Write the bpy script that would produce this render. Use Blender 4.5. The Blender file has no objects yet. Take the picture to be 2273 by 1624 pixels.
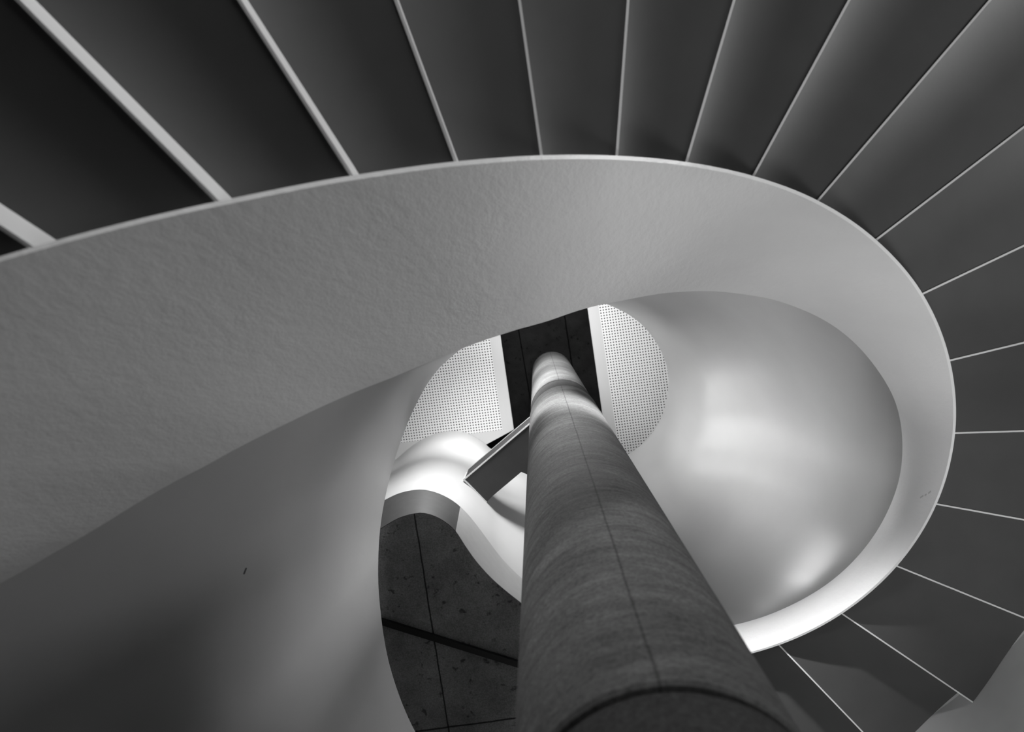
import bpy, bmesh, math
from mathutils import Vector

# ------------------------------------------------------------------ setup
sc = bpy.context.scene
C = bpy.context.collection
sc.view_settings.view_transform = 'Standard'
sc.view_settings.look = 'None'
sc.view_settings.gamma = 1.0
sc.view_settings.use_curve_mapping = False
sc.view_settings.exposure = 0.0

CZ = 1.6                     # camera height over the floor
F = 1670.7                   # focal length in pixels of the 2273-wide frame
CX, CY = 1136.5, 812.0
VX, VY = 1187.5, 679.1       # where verticals meet
HS = 0.17                    # rise of a step
N0 = 9.3392                  # step 0 lies N0 rises above the camera
DTH = 0.2102; TH0 = -2.3479  # angle of a step, angle of riser 0
AX, AY = 0.1671, 0.635       # stair axis (y counted towards the bottom of the photo)
RO = 2.65                    # outer radius of the stair

# camera axes
up = Vector((VX - CX, VY - CY, F)).normalized()
xa = Vector((1, 0, 0)); xa = (xa - up * xa.dot(up)).normalized()
ya = up.cross(xa)

def V(x, y, z):              # y down in the photo -> world
    return Vector((x, -y, z + CZ))

def at(px, py, Z):           # a place at height Z over the camera
    q = Vector((px - CX, py - CY, F))
    a, b, c = q.dot(xa), q.dot(ya), q.dot(up)
    return V(a / c * Z, b / c * Z, Z)

def plan(px, py, Z):
    q = Vector((px - CX, py - CY, F))
    a, b, c = q.dot(xa), q.dot(ya), q.dot(up)
    return a / c * Z, b / c * Z

cam_d = bpy.data.cameras.new('camera'); cam = bpy.data.objects.new('camera', cam_d); C.objects.link(cam)
sc.camera = cam
right = Vector((xa[0], -ya[0], up[0])); cup = Vector((-xa[1], ya[1], -up[1])); back = Vector((-xa[2], ya[2], -up[2]))
from mathutils import Matrix
cam.matrix_world = Matrix(((right[0], cup[0], back[0], 0), (right[1], cup[1], back[1], 0), (right[2], cup[2], back[2], CZ), (0, 0, 0, 1)))
cam_d.sensor_width = 36.0
cam_d.lens = 36.0 * F / 2273.0
cam_d.clip_start = 0.02
cam_d.dof.use_dof = True
cam_d.dof.focus_distance = 4.6
cam_d.dof.aperture_fstop = 2.6

# ------------------------------------------------------------------ materials
def new_mat(name):
    m = bpy.data.materials.new(name); m.use_nodes = True
    nt = m.node_tree
    return m, nt, nt.nodes['Principled BSDF']

def N(nt, t, **kw):
    n = nt.nodes.new(t)
    for k, v in kw.items(): setattr(n, k, v)
    return n

def mth(nt, op, a, b=None, clamp=False):
    n = nt.nodes.new('ShaderNodeMath'); n.operation = op; n.use_clamp = clamp
    for i, v in enumerate((a, b)):
        if v is None: continue
        if isinstance(v, (int, float)): n.inputs[i].default_value = v
        else: nt.links.new(v, n.inputs[i])
    return n.outputs[0]

def noise(nt, scale, detail=4, rough=.5, stretch=(1, 1, 1), rot=(0, 0, 0)):
    tc = N(nt, 'ShaderNodeTexCoord'); mp = N(nt, 'ShaderNodeMapping')
    mp.inputs['Scale'].default_value = stretch; mp.inputs['Rotation'].default_value = rot
    nt.links.new(tc.outputs['Object'], mp.inputs[0])
    nz = N(nt, 'ShaderNodeTexNoise'); nz.inputs['Scale'].default_value = scale
    nz.inputs['Detail'].default_value = detail; nz.inputs['Roughness'].default_value = rough
    nt.links.new(mp.outputs[0], nz.inputs['Vector'])
    return nz.outputs['Fac']

def ramp(nt, fac, p0, c0, p1, c1):
    r = N(nt, 'ShaderNodeValToRGB')
    r.color_ramp.elements[0].position = p0; r.color_ramp.elements[0].color = (c0, c0, c0, 1)
    r.color_ramp.elements[1].position = p1; r.color_ramp.elements[1].color = (c1, c1, c1, 1)
    nt.links.new(fac, r.inputs[0]); return r.outputs[0]

def mul(nt, a, b, fac=1.0):
    n = N(nt, 'ShaderNodeMix', data_type='RGBA', blend_type='MULTIPLY')
    n.inputs[0].default_value = fac
    nt.links.new(a, n.inputs[6]); nt.links.new(b, n.inputs[7]); return n.outputs[2]

def bump(nt, b, h, strength, dist):
    n = N(nt, 'ShaderNodeBump'); n.inputs['Strength'].default_value = strength; n.inputs['Distance'].default_value = dist
    nt.links.new(h, n.inputs['Height']); nt.links.new(n.outputs[0], b.inputs['Normal'])

def line_mask(nt, p, q, w):  # 1 away from the line p-q (object coordinates), 0 on it
    tc = N(nt, 'ShaderNodeTexCoord'); sp = N(nt, 'ShaderNodeSeparateXYZ'); nt.links.new(tc.outputs['Object'], sp.inputs[0])
    d = Vector((q[0] - p[0], q[1] - p[1])).normalized()
    a = mth(nt, 'MULTIPLY', mth(nt, 'SUBTRACT', sp.outputs[0], p[0]), d[1])
    b = mth(nt, 'MULTIPLY', mth(nt, 'SUBTRACT', sp.outputs[1], p[1]), d[0])
    wob = mth(nt, 'MULTIPLY', mth(nt, 'SUBTRACT', noise(nt, 6, 5, .7), .5), w * 1.6)
    s = mth(nt, 'ABSOLUTE', mth(nt, 'ADD', mth(nt, 'SUBTRACT', a, b), wob))
    return mth(nt, 'MULTIPLY', s, 1.0 / w, True)

def spot_mask(nt, pts, r, k=1.0):   # 1 away from the small marks
    tc = N(nt, 'ShaderNodeTexCoord'); out = None
    for p, q in pts:
        # distance to the segment p-q
        n = N(nt, 'ShaderNodeVectorMath', operation='SUBTRACT'); nt.links.new(tc.outputs['Object'], n.inputs[0]); n.inputs[1].default_value = p
        d = q - p; L2 = d.dot(d)
        dt = N(nt, 'ShaderNodeVectorMath', operation='DOT_PRODUCT'); nt.links.new(n.outputs[0], dt.inputs[0]); dt.inputs[1].default_value = d
        t = mth(nt, 'DIVIDE', dt.outputs['Value'], L2, True)
        sc_ = N(nt, 'ShaderNodeVectorMath', operation='SCALE'); sc_.inputs[0].default_value = d; nt.links.new(t, sc_.inputs['Scale'])
        e = N(nt, 'ShaderNodeVectorMath', operation='DISTANCE'); nt.links.new(n.outputs[0], e.inputs[0]); nt.links.new(sc_.outputs[0], e.inputs[1])
        m = mth(nt, 'MULTIPLY', e.outputs['Value'], 1.0 / r, True)
        out = m if out is None else mth(nt, 'MULTIPLY', out, m)
    return out

def grey_mat(name, a, b, rough, nscale, bscale=None, bstr=.2, bdist=.002, stretch=(1, 1, 1), spec=.5):
    m, nt, B = new_mat(name)
    nt.links.new(ramp(nt, noise(nt, nscale, 5), .3, a, .7, b), B.inputs['Base Color'])
    B.inputs['Roughness'].default_value = rough
    B.inputs['Specular IOR Level'].default_value = spec
    if bscale: bump(nt, B, noise(nt, bscale, 3, .6, stretch), bstr, bdist)
    return m

M = {}
M['riser'] = grey_mat('white riser paint', .66, .70, .5, 3)
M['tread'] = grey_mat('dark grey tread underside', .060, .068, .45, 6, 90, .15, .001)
M['plate'] = grey_mat('white steel paint', .72, .76, .30, 3, 32, .55, .005, (1, 1, .45))
M['rim'] = grey_mat('white rim paint', .72, .76, .5, 3)
M['plaster'] = grey_mat('white plaster', .46, .49, .30, 2, 60, .10, .002)
M['wallgrey'] = grey_mat('grey plaster', .27, .30, .6, 5)
M['whitewall'] = grey_mat('white wall paint', .52, .54, .6, 2)
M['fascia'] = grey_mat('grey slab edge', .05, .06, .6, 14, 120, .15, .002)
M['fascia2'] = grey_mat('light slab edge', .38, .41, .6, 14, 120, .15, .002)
M['darkpanel'] = grey_mat('dark metal panel', .03, .036, .5, 8)
M['black'] = grey_mat('black metal', .006, .008, .4, 8)
M['floor'] = grey_mat('dark floor', .08, .10, .6, 3)

# ------------------------------------------------------------------ mesh helpers
def obj(name, verts, faces, mat, parent=None, smooth=False):
    me = bpy.data.meshes.new(name); me.from_pydata([tuple(v) for v in verts], [], faces); me.update()
    bm = bmesh.new(); bm.from_mesh(me); bmesh.ops.recalc_face_normals(bm, faces=bm.faces); bm.to_mesh(me); bm.free()
    if smooth: me.polygons.foreach_set('use_smooth', [True] * len(me.polygons))
    me.materials.append(mat)
    o = bpy.data.objects.new(name, me); C.objects.link(o)
    if parent: o.parent = parent
    return o

def empty(name, loc=(0, 0, 0)):
    o = bpy.data.objects.new(name, None); C.objects.link(o); o.location = loc; return o

def tag(o, label, cat, group=None):
    o['label'] = label; o['category'] = cat
    if group: o['group'] = group
    return o

def structure(o): o['kind'] = 'structure'; return o

def catmull(P, t):
    n = len(P); t = max(0, min(n - 1.000001, t)); i = int(t); u = t - i
    p = [P[max(0, min(n - 1, i + k))] for k in (-1, 0, 1, 2)]
    if i == 0: p[0] = tuple(2 * a - b for a, b in zip(p[1], p[2]))
    if i + 2 > n - 1: p[3] = tuple(2 * a - b for a, b in zip(p[2], p[1]))
    return tuple(.5 * (2 * b + (c - a) * u + (2 * a - 5 * b + 4 * c - d) * u * u + (3 * b - a - 3 * c + d) * u ** 3) for a, b, c, d in zip(*p))

def resample(P, n):           # even arc length through control points
    S = [catmull(P, (len(P) - 1) * i / 2000) for i in range(2001)]
    L = [0]
    for a, b in zip(S, S[1:]): L.append(L[-1] + math.dist(a, b))
    out = []; j = 0
    for k in range(n):
        s = L[-1] * k / (n - 1)
        while j < 1999 and L[j + 1] < s: j += 1
        u = (s - L[j]) / max(1e-9, L[j + 1] - L[j]); out.append(tuple(a + (b - a) * u for a, b in zip(S[j], S[j + 1])))
    return out

def grid(rows, closed_u=False):
    v = [p for r in rows for p in r]; m = len(rows[0]); f = []
    for i in range(len(rows) - 1):
        for j in range(m - 1): f.append((i * m + j, i * m + j + 1, (i + 1) * m + j + 1, (i + 1) * m + j))
    return v, f

def shell(rows, offs):        # closed slab between the surface and the surface moved by offs(i, j)
    back_ = [[p + offs(i, j) for j, p in enumerate(r)] for i, r in enumerate(rows)]
    v, f = grid(rows); n = len(v); m = len(rows[0]); k = len(rows)
    v2, f2 = grid(back_); v += v2; f += [tuple(n + a for a in reversed(q)) for q in f2]
    for i in range(k - 1):
        f.append((i * m, (i + 1) * m, n + (i + 1) * m, n + i * m)); a = m - 1
        f.append((i * m + a, n + i * m + a, n + (i + 1) * m + a, (i + 1) * m + a))
    for j in range(m - 1):
        f.append((j, n + j, n + j + 1, j + 1)); b = (k - 1) * m
        f.append((b + j, b + j + 1, n + b + j + 1, n + b + j))
    return v, f

def box_from(quad_low, dz):   # prism: polygon raised by dz
    n = len(quad_low); v = list(quad_low) + [p + Vector((0, 0, dz)) for p in quad_low]
    return v, [tuple(range(n)), tuple(range(2 * n - 1, n - 1, -1))] + [(i, (i + 1) % n, n + (i + 1) % n, n + i) for i in range(n)]

# ------------------------------------------------------------------ the staircase
RI = [(-5, 2.35), (-4, 2.12), (-3, 1.85), (-2, 1.57), (-1, 1.345), (0, 1.192), (1, 1.104), (2, 1.061), (3, 1.053), (4, 1.075), (5, 1.127), (6, 1.208), (7, 1.314),
      (8, 1.432), (9, 1.552), (10, 1.655), (11, 1.736), (12, 1.785), (13, 1.797), (14, 1.777), (15, 1.735), (16, 1.68), (17, 1.61), (18, 1.54)]
def rin(i): return catmull([(r,) for _, r in RI], i + 5)[0]
def zs(i): return HS * (N0 + i)
def pol(r, i, z): a = TH0 + DTH * i; return V(AX + r * math.cos(a), AY + r * math.sin(a), z)

stair = tag(empty('spiral_staircase', V(AX, AY, 0)), 'white spiral staircase with dark grey step undersides winding around the round column', 'staircase')
stair_inv = Matrix.Translation(-V(AX, AY, 0))
def loc(vs): return [stair_inv @ v for v in vs]

# balustrade: the bottom edge follows the steps, the top edge flares
def hb(i):
    t = max(0., min(1., (i - 3.) / 8.)); t = t * t * (3 - 2 * t)
    return .90 - .38 * t
T = [(-560, 1600), (-240, 1432), (0, 1295), (114, 1230), (228, 1164), (387, 1069), (484, 1018), (654, 931), (813, 860), (910, 821), (1012, 779), (1136, 735), (1240, 704), (1370, 669), (1490, 649), (1620, 649), (1740, 672), (1860, 730), (1940, 810), (1990, 900), (2003, 1000),
     (1988, 1090), (1935, 1195), (1850, 1285), (1740, 1350), (1640, 1384), (1520, 1400), (1400, 1392)]
top = []
for px, py in T:
    i = 5.
    for _ in range(80):
        x, y = plan(px, py, zs(i) + hb(i)); j = (math.atan2(y - AY, x - AX) - TH0) / DTH
        w = 2 * math.pi / DTH
        while j < -9: j += w
        while j > w - 9: j -= w
        i = .5 * i + .5 * j
    x, y = plan(px, py, zs(i) + hb(i))
    top.append((i, math.hypot(x - AX, y - AY)))
print('TOP', [(round(a, 1), round(b, 2)) for a, b in top])
def rtop(i):
    for k in range(len(top) - 1):
        if top[k][0] <= i <= top[k + 1][0]: break
    else: k = 0 if i < top[0][0] else len(top) - 2
    lo_, hi_ = 0., 1.
    for _ in range(30):
        m_ = (lo_ + hi_) / 2
        if catmull(top, k + m_)[0] < i: lo_ = m_
        else: hi_ = m_
    return catmull(top, k + lo_)[1]
def band_r(i, dz):            # inner face of the balustrade at height dz over the step line
    rb, rt = rin(i) - .014, rtop(i); t = max(0., min(1., (dz + .03) / (hb(i) + .03)))
    return rb + (rt - rb) * (t if rt < rb else t ** 2)
def clear_r(i, dz): return max(rin(i) + .001, band_r(i, dz) + .014)

I0, I1 = -3, 17
BEND = .052
for i in range(I0, I1 + 1):
    # dark soffit of the step between riser i-1 and riser i; bent sheet that curves down into the lower riser
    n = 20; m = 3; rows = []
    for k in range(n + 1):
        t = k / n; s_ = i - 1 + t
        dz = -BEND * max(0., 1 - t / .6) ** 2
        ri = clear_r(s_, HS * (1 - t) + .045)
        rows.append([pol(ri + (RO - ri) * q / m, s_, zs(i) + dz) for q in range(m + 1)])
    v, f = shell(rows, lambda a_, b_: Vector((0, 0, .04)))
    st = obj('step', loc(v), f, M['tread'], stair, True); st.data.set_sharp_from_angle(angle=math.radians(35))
    # riser plate: white, hangs 3 mm below the soffit and stands up to the next one
    a = TH0 + DTH * i; d = Vector((-math.sin(a), -math.cos(a), 0)) * .0075
    z0, z1 = zs(i) - .004, zs(i + 1) - BEND + .002
    p = [pol(rin(i) + .001, i, z0), pol(RO - .002, i, z0), pol(RO - .002, i, z1), pol(clear_r(i, z1 - zs(i)) + .002, i, z1)]
    v = p + [x + d for x in p]
    f = [(0, 1, 2, 3), (7, 6, 5, 4)] + [(k, (k + 1) % 4, 4 + (k + 1) % 4, 4 + k) for k in range(4)]
    obj('riser', loc(v), f, M['riser'], st)

rows = []; NI = 260; NJ = 16
iA, iB = max(-4.3, top[0][0]), 16.8
for a in range(NI + 1):
    i = iA + (iB - iA) * a / NI
    rb, rt = rin(i) - .014, rtop(i)
    row = []
    for j in range(NJ + 1):
        t = j / NJ
        row.append(pol(band_r(i, -.03 + (hb(i) + .03) * t), i, zs(i) - .03 + (hb(i) + .03) * t))
    rows.append(row)
def out_off(i, j):
    s = iA + (iB - iA) * i / NI; a = TH0 + DTH * s
    return Vector((math.cos(a), -math.sin(a), 0)) * (.012 if j == 0 else .012)
v, f = shell(rows, out_off)
bal = obj('balustrade', loc(v), f, M['plate'], stair, True)
bal.data.set_sharp_from_angle(angle=math.radians(40))
bal['label'] = 'white painted steel balustrade sheet with rippled paint'

# ------------------------------------------------------------------ outer wall of the stair
rows = []
for k in range(61):
    i = 9.8 + 9.5 * k / 60
    rows.append([pol(RO + .002, i, 1.0 + (zs(i) + .2 - 1.0) * t) for t in (0, .5, 1)])
v, f = shell(rows, lambda i, j: Vector((math.cos(TH0 + DTH * (9.8 + 9.5 * i / 60)), -math.sin(TH0 + DTH * (9.8 + 9.5 * i / 60)), 0)) * .15)
w = structure(obj('wall_right', v, f, M['wallgrey'], None, True)); w.data.set_sharp_from_angle(angle=math.radians(40))

# ------------------------------------------------------------------ the white plaster shell over the stair
ES = [  # edge of the opening: px, py, Z ; hidden outer line: px, py, Z
 ((1130, 1840, 4.15), (900, 2500, 2.9)),
 ((1010, 1745, 4.2), (500, 2400, 2.7)),
 ((922, 1624, 4.3), (100, 2200, 2.5)),
 ((866, 1480, 4.4), (-350, 2000, 2.3)),
 ((843, 1340, 4.5), (-650, 1650, 2.2)),
 ((840, 1230, 4.6), (-650, 1250, 2.2)),
 ((850, 1130, 4.75), (-350, 960, 2.3)),
 ((876, 1020, 4.95), (50, 840, 2.5)),
 ((915, 915, 5.2), (400, 740, 2.75)),
 ((960, 835, 5.45), (700, 640, 3.0)),
 ((1010, 785, 5.7), (900, 570, 3.2)),
 ((1090, 725, 6.2), (1080, 520, 3.4)),
 ((1190, 682, 6.8), (1280, 480, 3.7)),
 ((1280, 664, 7.3), (1450, 470, 3.9)),
 ((1350, 676, 7.7), (1620, 490, 4.1)),
 ((1420, 716, 8.1), (1780, 540, 4.35)),
 ((1465, 775, 8.4), (1920, 640, 4.6)),
 ((1484, 840, 8.7), (2010, 770, 4.8)),
 ((1470, 920, 9.0), (2060, 920, 5.0)),
 ((1435, 975, 9.2), (2060, 1060, 5.15)),
 ((1395, 1007, 9.35), (2010, 1190, 5.3)),
 ((1340, 1035, 9.5), (1900, 1310, 5.4)),
 ((1290, 1070, 9.6), (1780, 1380, 5.45)),
 ((1260, 1120, 9.7), (1650, 1420, 5.5)),
 ((1240, 1200, 9.8), (1520, 1460, 5.5)),
]
PROF_R = [(0, 0), (.16, .06), (.30, .15), (.38, .34), (.47, .53), (.68, .66), (.86, .74), (.96, .86), (1, 1)]
PROF_L = [(0, 0), (.25, .15), (.48, .26), (.66, .345), (.77, .42), (.86, .53), (.93, .69), (.98, .86), (1, 1)]
PROF_S = [(0, 0), (.14, .06), (.25, .17), (.35, .35), (.47, .51), (.61, .64), (.75, .76), (.88, .885), (1, 1)]
def prof(k, u):
    w_ = max(0., min(1., (k / NS - .35) / .3)); w_ = w_ * w_ * (3 - 2 * w_)
    A, B = catmull(PROF_L, (len(PROF_L) - 1) * u), catmull(PROF_R, (len(PROF_R) - 1) * u)
    x_ = max(0., min(1., (k / NS - .56) / .22)); x_ = x_ * x_ * (3 - 2 * x_); S_ = catmull(PROF_S, (len(PROF_S) - 1) * u)
    B = (B[0] + (S_[0] - B[0]) * x_, B[1] + (S_[1] - B[1]) * x_)
    return A[0] + (B[0] - A[0]) * w_, A[1] + (B[1] - A[1]) * w_
E_ = [tuple(at(*a)) + tuple(at(*b)) for a, b in ES]
NS, NP = 240, 64
rows = []
for k in range(NS + 1):
    e = catmull(E_, (len(E_) - 1) * k / NS); P = Vector(e[:3]); O = Vector(e[3:])
    row = []
    ang = math.atan2(-O.y - AY, O.x - AX); i_ = (ang - TH0) / DTH       # close the gap between stair and shell
    if k > NS * .5 and i_ < 0: i_ += 2 * math.pi / DTH
    zl = zs(max(-3, min(17, i_))) + .1
    if -4 < i_ < 18 and k > NS * .18 and zl + CZ < O.z - .05:
        q0 = pol(RO, i_, zl)
        row += [q0.lerp(O, t) for t in (0, .5)]
    else: row += [O + Vector((0, 0, -.02)), O + Vector((0, 0, -.01))]
    for j in range(NP + 1):
        a, b = prof(k, j / NP)
        row.append(Vector((O.x + (P.x - O.x) * a, O.y + (P.y - O.y) * a, O.z + (P.z - O.z) * b)))
    rows.append(row)
def soff(i, j):
    e = catmull(E_, (len(E_) - 1) * i / NS); d = Vector((e[3] - e[0], e[4] - e[1], 0)).normalized()
    return d * .05 + Vector((0, 0, .05))
v, f = shell(rows, soff)
w = structure(obj('wall_inner', v, f, M['plaster'], None, True)); w.data.set_sharp_from_angle(angle=math.radians(50))

# small scuffs on the paint, found where the photo shows them
from mathutils.bvhtree import BVHTree
def hit(o, px, py):
    t = BVHTree.FromPolygons([v_.co for v_ in o.data.vertices], [p_.vertices[:] for p_ in o.data.polygons])
    org = Vector((0, 0, CZ)) - (Vector(o.parent.location) if o.parent else Vector()); return t.ray_cast(org, (at(px, py, 1) - at(px, py, .5)).normalized())[0]
def scuff(o, segs, r, dark):
    nt = o.data.materials[0].node_tree; B = nt.nodes['Principled BSDF']; src = B.inputs['Base Color'].links[0].from_socket
    m_ = spot_mask(nt, [(hit(o, *a), hit(o, *b)) for a, b in segs], r)
    nt.links.new(mul(nt, src, ramp(nt, m_, .4, dark, 1, 1)), B.inputs['Base Color'])
scuff(w, [((546, 1262), (542, 1272))], .007, .08)
scuff(bal, [((2043, 1104), (2049, 1100)), ((2053, 1099), (2056, 1097)), ((2061, 1094), (2066, 1090))], .006, .6)

# ------------------------------------------------------------------ column
KX, KY = .238, .900
def lathe(name, prof, mat, parent, seg=96):
    v = []; f = []
    for r, z in prof:
        for s in range(seg): a = 2 * math.pi * s / seg; v.append(Vector((r * math.cos(a), r * math.sin(a), z)))
    for k in range(len(prof) - 1):
        for s in range(seg): f.append((k * seg + s, k * seg + (s + 1) % seg, (k + 1) * seg + (s + 1) % seg, (k + 1) * seg + s))
    f.append(tuple(range(seg))); f.append(tuple((len(prof) - 1) * seg + s for s in reversed(range(seg))))
    o = obj(name, v, f, mat, parent, True); o.data.set_sharp_from_angle(angle=math.radians(25)); return o

def concrete(name, a, b, streak=True, spec=.25, lines=(), seam=None, rough=.85, pit=True):
    m, nt, B = new_mat(name)
    base = ramp(nt, noise(nt, 3.5, 8, .65), .28, a, .74, b)
    fine = ramp(nt, noise(nt, 90, 8, .85), .34, .50, .66, 1.45)
    col = mul(nt, base, fine)
    if streak: col = mul(nt, col, ramp(nt, noise(nt, 4, 8, .72, (1.2, 1.2, 7), (.1, .06, 0)), .32, .66, .66, 1.22))
    if pit: col = mul(nt, col, ramp(nt, noise(nt, 16, 3, .55), .30, .35, .38, 1.0))
    for l in lines: col = mul(nt, col, ramp(nt, line_mask(nt, *l), .35, .12, 1, 1))
    if seam is not None:
        tc = N(nt, 'ShaderNodeTexCoord'); sp = N(nt, 'ShaderNodeSeparateXYZ'); nt.links.new(tc.outputs['Object'], sp.inputs[0])
        ang = mth(nt, 'ARCTAN2', sp.outputs[1], sp.outputs[0])
        wob = mth(nt, 'MULTIPLY', mth(nt, 'SUBTRACT', noise(nt, 2.2, 6, .75), .5), .035)
        s = mth(nt, 'ABSOLUTE', mth(nt, 'ADD', mth(nt, 'SUBTRACT', ang, seam), wob))
        col = mul(nt, col, ramp(nt, mth(nt, 'MULTIPLY', s, 60, True), .0, .45, 1, 1))
    nt.links.new(col, B.inputs['Base Color']); B.inputs['Roughness'].default_value = rough
    B.inputs['Specular IOR Level'].default_value = spec
    bump(nt, B, noise(nt, 40, 6, .7, (1, 1, 2)), .35, .003)
    return m
seam_a = math.atan2(KY, -KX) - .15
cc = concrete('column concrete', .09, .165, spec=.05, seam=seam_a, pit=False)
cring = concrete('column ring concrete', .05, .062, spec=.02, streak=False, pit=False)
col = tag(empty('column', V(KX, KY, -1.6)), 'tall round concrete column standing in the stairwell and meeting the dark ceiling', 'column')
def zz(z): return z + 1.6
lathe('shaft_base', [(.274, 0), (.274, zz(1.185)), (.262, zz(1.19)), (.262, zz(1.21))], cring, col)
lathe('shaft', [(.262, zz(1.21)), (.272, zz(1.212)), (.278, zz(1.22)), (.278, zz(5.90)), (.275, zz(5.915)), (.262, zz(5.92))], cc, col)
lathe('ring', [(.262, zz(5.92)), (.268, zz(5.925)), (.268, zz(6.44)), (.262, zz(6.45))], cring, col)
lathe('shaft_top', [(.262, zz(6.45)), (.272, zz(6.455)), (.272, zz(10.40)), (.262, zz(10.41)), (.262, zz(10.5))], cc, col)

# ------------------------------------------------------------------ ceilings
ZC, ZP, ZL = 10.5, 10.2, 5.2
def P2(px, py, Z): v = at(px, py, Z); return (v.x, v.y)
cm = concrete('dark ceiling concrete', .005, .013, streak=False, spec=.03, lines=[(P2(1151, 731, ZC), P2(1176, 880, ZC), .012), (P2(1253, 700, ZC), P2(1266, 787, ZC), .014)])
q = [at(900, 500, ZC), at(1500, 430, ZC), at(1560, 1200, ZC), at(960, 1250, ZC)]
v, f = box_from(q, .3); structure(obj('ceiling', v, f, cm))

def perforated(name, org, ang):
    m, nt, B = new_mat(name)
    tc = N(nt, 'ShaderNodeTexCoord'); mp = N(nt, 'ShaderNodeMapping', vector_type='TEXTURE')
    mp.inputs['Location'].default_value = (org[0], org[1], 0); mp.inputs['Rotation'].default_value = (0, 0, ang)
    nt.links.new(tc.outputs['Object'], mp.inputs[0])
    sp = N(nt, 'ShaderNodeSeparateXYZ'); nt.links.new(mp.outputs[0], sp.inputs[0])
    pitch = PITCH
    u = mth(nt, 'SUBTRACT', mth(nt, 'FRACT', mth(nt, 'DIVIDE', sp.outputs[0], pitch)), .5)
    w_ = mth(nt, 'SUBTRACT', mth(nt, 'FRACT', mth(nt, 'DIVIDE', sp.outputs[1], pitch)), .5)
    r = mth(nt, 'SQRT', mth(nt, 'ADD', mth(nt, 'MULTIPLY', u, u), mth(nt, 'MULTIPLY', w_, w_)))
    return m, nt, B, sp, r
PITCH = .0375
def panel(name, poly, org, ang, conds, label):
    m, nt, B, sp, r = perforated(name + ' paint', org, ang)
    hole = mth(nt, 'LESS_THAN', r, .25)
    for ax, op, val in conds: hole = mth(nt, 'MULTIPLY', hole, mth(nt, op, sp.outputs[ax], val))
    mix = N(nt, 'ShaderNodeMix', data_type='RGBA'); nt.links.new(hole, mix.inputs[0])
    mix.inputs[6].default_value = (.62, .62, .62, 1); mix.inputs[7].default_value = (.02, .02, .02, 1)
    field = None
    for ax, op, val in conds:
        c_ = mth(nt, op, sp.outputs[ax], val); field = c_ if field is None else mth(nt, 'MULTIPLY', field, c_)
    m2 = N(nt, 'ShaderNodeMix', data_type='RGBA'); nt.links.new(field, m2.inputs[0])
    m2.inputs[6].default_value = (.50, .50, .50, 1); m2.inputs[7].default_value = (.68, .68, .68, 1)
    nt.links.new(m2.outputs[2], mix.inputs[6])
    nt.links.new(mix.outputs[2], B.inputs['Base Color']); B.inputs['Roughness'].default_value = .7
    v, f = box_from([at(x, y, ZP) for x, y in poly], .05)
    return tag(obj('ceiling_panel', v, f, m), label, 'ceiling panel', 'perforated ceiling panels')
# directions along the slot
pa, pb = at(1112, 745, ZP), at(1140.5, 953, ZP); dirL = math.atan2(pa.y - pb.y, pa.x - pb.x) - math.pi / 2
panel('left perforated', [(1140.5, 953), (1050, 1002), (700, 1160), (640, 900), (900, 560), (1090, 600)], (pb.x, pb.y), dirL, [(0, 'LESS_THAN', -.155), (1, 'GREATER_THAN', .02)],
      'white perforated ceiling panel to the left of the dark concrete strip')
pa, pb = at(1305, 690, ZP), at(1337.5, 920, ZP); dirR = math.atan2(pa.y - pb.y, pa.x - pb.x) - math.pi / 2
panel('right perforated', [(1337.5, 920), (1355, 1050), (1500, 1100), (1580, 850), (1480, 560), (1287, 560)], (pb.x, pb.y), dirR, [(0, 'GREATER_THAN', .15)],
      'white perforated ceiling panel to the right of the dark concrete strip')

# lower slab, its edge and the white wall on it
LC = [(760, 1235), (800, 1203), (845, 1172), (880, 1151), (908, 1141), (937, 1137), (965, 1144), (990, 1158), (1012, 1178), (1035, 1213), (1062, 1250), (1100, 1290), (1155, 1335), (1215, 1378), (1290, 1420)]
UC = [(775, 1172), (810, 1140), (853, 1110), (890, 1093), (930, 1086), (960, 1090), (988, 1101), (1012, 1116), (1035, 1137), (1056, 1162), (1080, 1194), (1115, 1240), (1158, 1283), (1210, 1325), (1280, 1370)]
TC = [(780, 1075), (830, 1045), (873, 1023), (905, 997), (937, 975), (970, 961), (1003, 956), (1030, 959), (1055, 970), (1075, 983), (1092, 997), (1125, 1010), (1160, 1020), (1210, 1035), (1270, 1060)]
lc = [Vector(p) for p in resample([tuple(at(x, y, ZL)) for x, y in LC], 60)]
uc = [Vector(p) for p in resample([tuple(at(x, y, 5.8)) for x, y in UC], 60)]
tc_ = [Vector(p) for p in resample([tuple(at(x, y, ZP - .01)) for x, y in TC], 60)]
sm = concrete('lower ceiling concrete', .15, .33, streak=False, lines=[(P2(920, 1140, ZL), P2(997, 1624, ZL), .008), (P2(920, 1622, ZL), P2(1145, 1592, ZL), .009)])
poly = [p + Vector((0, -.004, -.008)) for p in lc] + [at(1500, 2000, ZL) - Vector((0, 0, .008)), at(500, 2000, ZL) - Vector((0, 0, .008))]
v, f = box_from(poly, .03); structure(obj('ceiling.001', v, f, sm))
outn = lambda i, j: Vector((0, -.12, 0))
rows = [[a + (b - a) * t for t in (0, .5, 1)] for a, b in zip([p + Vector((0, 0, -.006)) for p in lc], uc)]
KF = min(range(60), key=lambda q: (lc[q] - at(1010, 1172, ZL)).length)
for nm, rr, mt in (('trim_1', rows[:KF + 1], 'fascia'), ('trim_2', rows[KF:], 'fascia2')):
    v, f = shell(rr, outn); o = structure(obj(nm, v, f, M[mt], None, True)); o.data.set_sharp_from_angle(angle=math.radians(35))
rows = [[a + (b - a) * t / 8 for t in range(9)] for a, b in zip(uc, tc_)]
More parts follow.
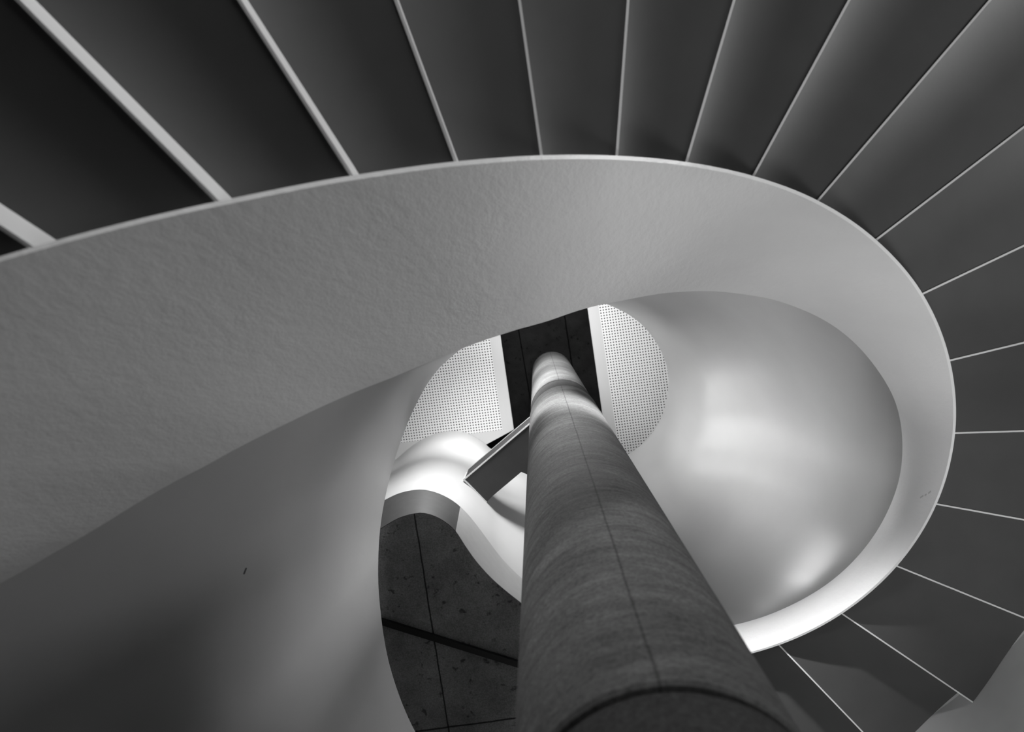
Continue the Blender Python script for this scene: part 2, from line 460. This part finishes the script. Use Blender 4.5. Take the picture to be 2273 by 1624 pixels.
v, f = shell(rows, outn); o = structure(obj('wall_back', v, f, M['whitewall'], None, True)); o.data.set_sharp_from_angle(angle=math.radians(35))

# black rail on the lower slab
a, b = at(700, 1335, ZL - .045), at(1300, 1522, ZL - .045)
d = (b - a).normalized(); s = Vector((-d.y, d.x, 0)) * .021
v, f = box_from([a - s, b - s, b + s, a + s], .03)
tag(obj('light_track', v, f, M['black']), 'straight black track mounted across the dark concrete ceiling', 'light track')

# walkway crossing behind the column
ZW = 7.0
wk = tag(empty('walkway', at(1100, 1050, ZW)), 'dark walkway soffit with thin white edges running behind the column', 'walkway')
wi = Matrix.Translation(-at(1100, 1050, ZW))
def part(name, pts, Z, dz, mat):
    v, f = box_from([at(x, y, Z) for x, y in pts], dz); return obj(name, [wi @ p for p in v], f, mat, wk)
part('soffit_panel', [(1031, 1063), (1170, 945.5), (1184, 934), (1192, 1062), (1157, 1047), (1094, 1100), (1081, 1113)], ZW, .45, M['darkpanel'])
part('edge_flange', [(1029.5, 1062), (1184, 931.5), (1184.5, 934.5), (1031.5, 1064.5)], ZW - .012, .012, M['riser'])
part('edge_flange', [(1039.5, 1040), (1184, 918), (1184.5, 920.5), (1041, 1042)], ZW + .44, .012, M['riser'])
part('end_plate', [(1030, 1062), (1027.5, 1064), (1079, 1116), (1081, 1114)], ZW - .01, .3, M['riser'])

# ------------------------------------------------------------------ floor far below
v, f = box_from([Vector((-6, -6, -.1)), Vector((6, -6, -.1)), Vector((6, 6, -.1)), Vector((-6, 6, -.1))], .1)
structure(obj('floor', v, f, M['floor']))

# ------------------------------------------------------------------ light
W = bpy.data.worlds.new('world'); sc.world = W; W.use_nodes = True
W.node_tree.nodes['Background'].inputs[0].default_value = (1, 1, 1, 1)
W.node_tree.nodes['Background'].inputs[1].default_value = .07
def area(name, pos, target, size, power, sy=None, spread=180):
    l = bpy.data.lights.new(name, 'AREA'); l.energy = power; l.size = size
    l.spread = math.radians(spread)
    if sy: l.shape = 'RECTANGLE'; l.size_y = sy
    o = bpy.data.objects.new(name, l); C.objects.link(o); o.location = pos
    o.rotation_euler = (target - pos).to_track_quat('-Z', 'Y').to_euler(); return o
LIGHTS = {  # unseen fill lights added to balance brightness; no fixtures hang at these spots
    'hall_fill_right': area('hall_fill_right', V(6, -1.2, 1.0), V(0, -1.2, 2.0), 1.6, 40, spread=100),
    'hall_fill_corner': area('hall_fill_corner', V(4.5, -2.2, 1.6), V(.5, -1.8, 2.2), .8, 4, spread=60),
    'hall_fill_back': area('hall_fill_back', V(-.6, -5, 1.2), V(-.5, -1.8, 1.8), .8, 15, spread=60),
    'hall_fill_left': area('hall_fill_left', V(-5, .9, 1.0), V(1.5, 1.0, 3.7), 1.2, 8.5, spread=40),
    'well_fill_low': area('well_fill_low', V(1.5, 2.4, .4), V(.9, -.6, 2.8), 1.3, 6.5, spread=60),
    'well_fill_side': area('well_fill_side', V(1.2, 1.4, .9), V(2.3, .9, 3.6), .4, 9, spread=80),
    'well_fill_high': area('well_fill_high', V(1.0, -.3, 3.1), V(1.15, 2.3, 4.2), .3, 78, spread=50),
    'column_fill': area('column_fill', V(-.05, .0, 5.6), V(.24, .85, 3.8), .3, 9, spread=110),
    'column_fill_low': area('column_fill_low', V(-.1, .0, 4.4), V(.24, .85, 2.8), .3, 5, spread=110),
    'column_fill_high': area('column_fill_high', V(-.3, -.6, 8.2), V(.24, .9, 8.3), .3, 3, spread=50),
    'shell_fill_top': area('shell_fill_top', V(.9, -.2, 5.1), V(-.9, 2.1, 4.3), .3, 7, spread=60),
    'upper_wall_fill': area('upper_wall_fill', V(-.2, -.4, 8.0), V(-.8, 1.7, 9.2), .4, 14, spread=60),
    'upper_fill_wide': area('upper_fill_wide', V(-.5, -.7, 6.6), V(1.4, 1.3, 6.0), 1.2, 180),
    'upper_fill_narrow': area('upper_fill_narrow', V(-.6, -.6, 7.6), V(1.5, .3, 6.4), 1.2, 30, spread=80),
    'upper_fill_shell': area('upper_fill_shell', V(-.5, .15, 5.2), V(1.8, .9, 6.2), .5, 35, spread=100),
    'ceiling_fill': area('ceiling_fill', V(.1, -.3, 8.2), V(.1, .2, 11), .6, 42, spread=140),
}

def strip(name, p, q, target, width, power, spread):      # linear fill light from p to q, no fixture
    l = bpy.data.lights.new(name, 'AREA'); l.shape = 'RECTANGLE'; l.energy = power; l.spread = math.radians(spread)
    l.size = (q - p).length; l.size_y = width
    o = bpy.data.objects.new(name, l); C.objects.link(o); mid = (p + q) / 2
    x = (q - p).normalized(); z = mid - target; z = (z - x * z.dot(x)).normalized(); y = z.cross(x)
    o.matrix_world = Matrix(((x.x, y.x, z.x, mid.x), (x.y, y.y, z.y, mid.y), (x.z, y.z, z.z, mid.z), (0, 0, 0, 1))); return o
LIGHTS['shell_strip_fill'] = strip('shell_strip_fill', V(.98, 1.42, 8.62), V(.90, 1.56, 7.85), V(2.0, 1.15, 7.6), .10, 1.5, 120)  # unseen strip added only to raise a long highlight on the shell
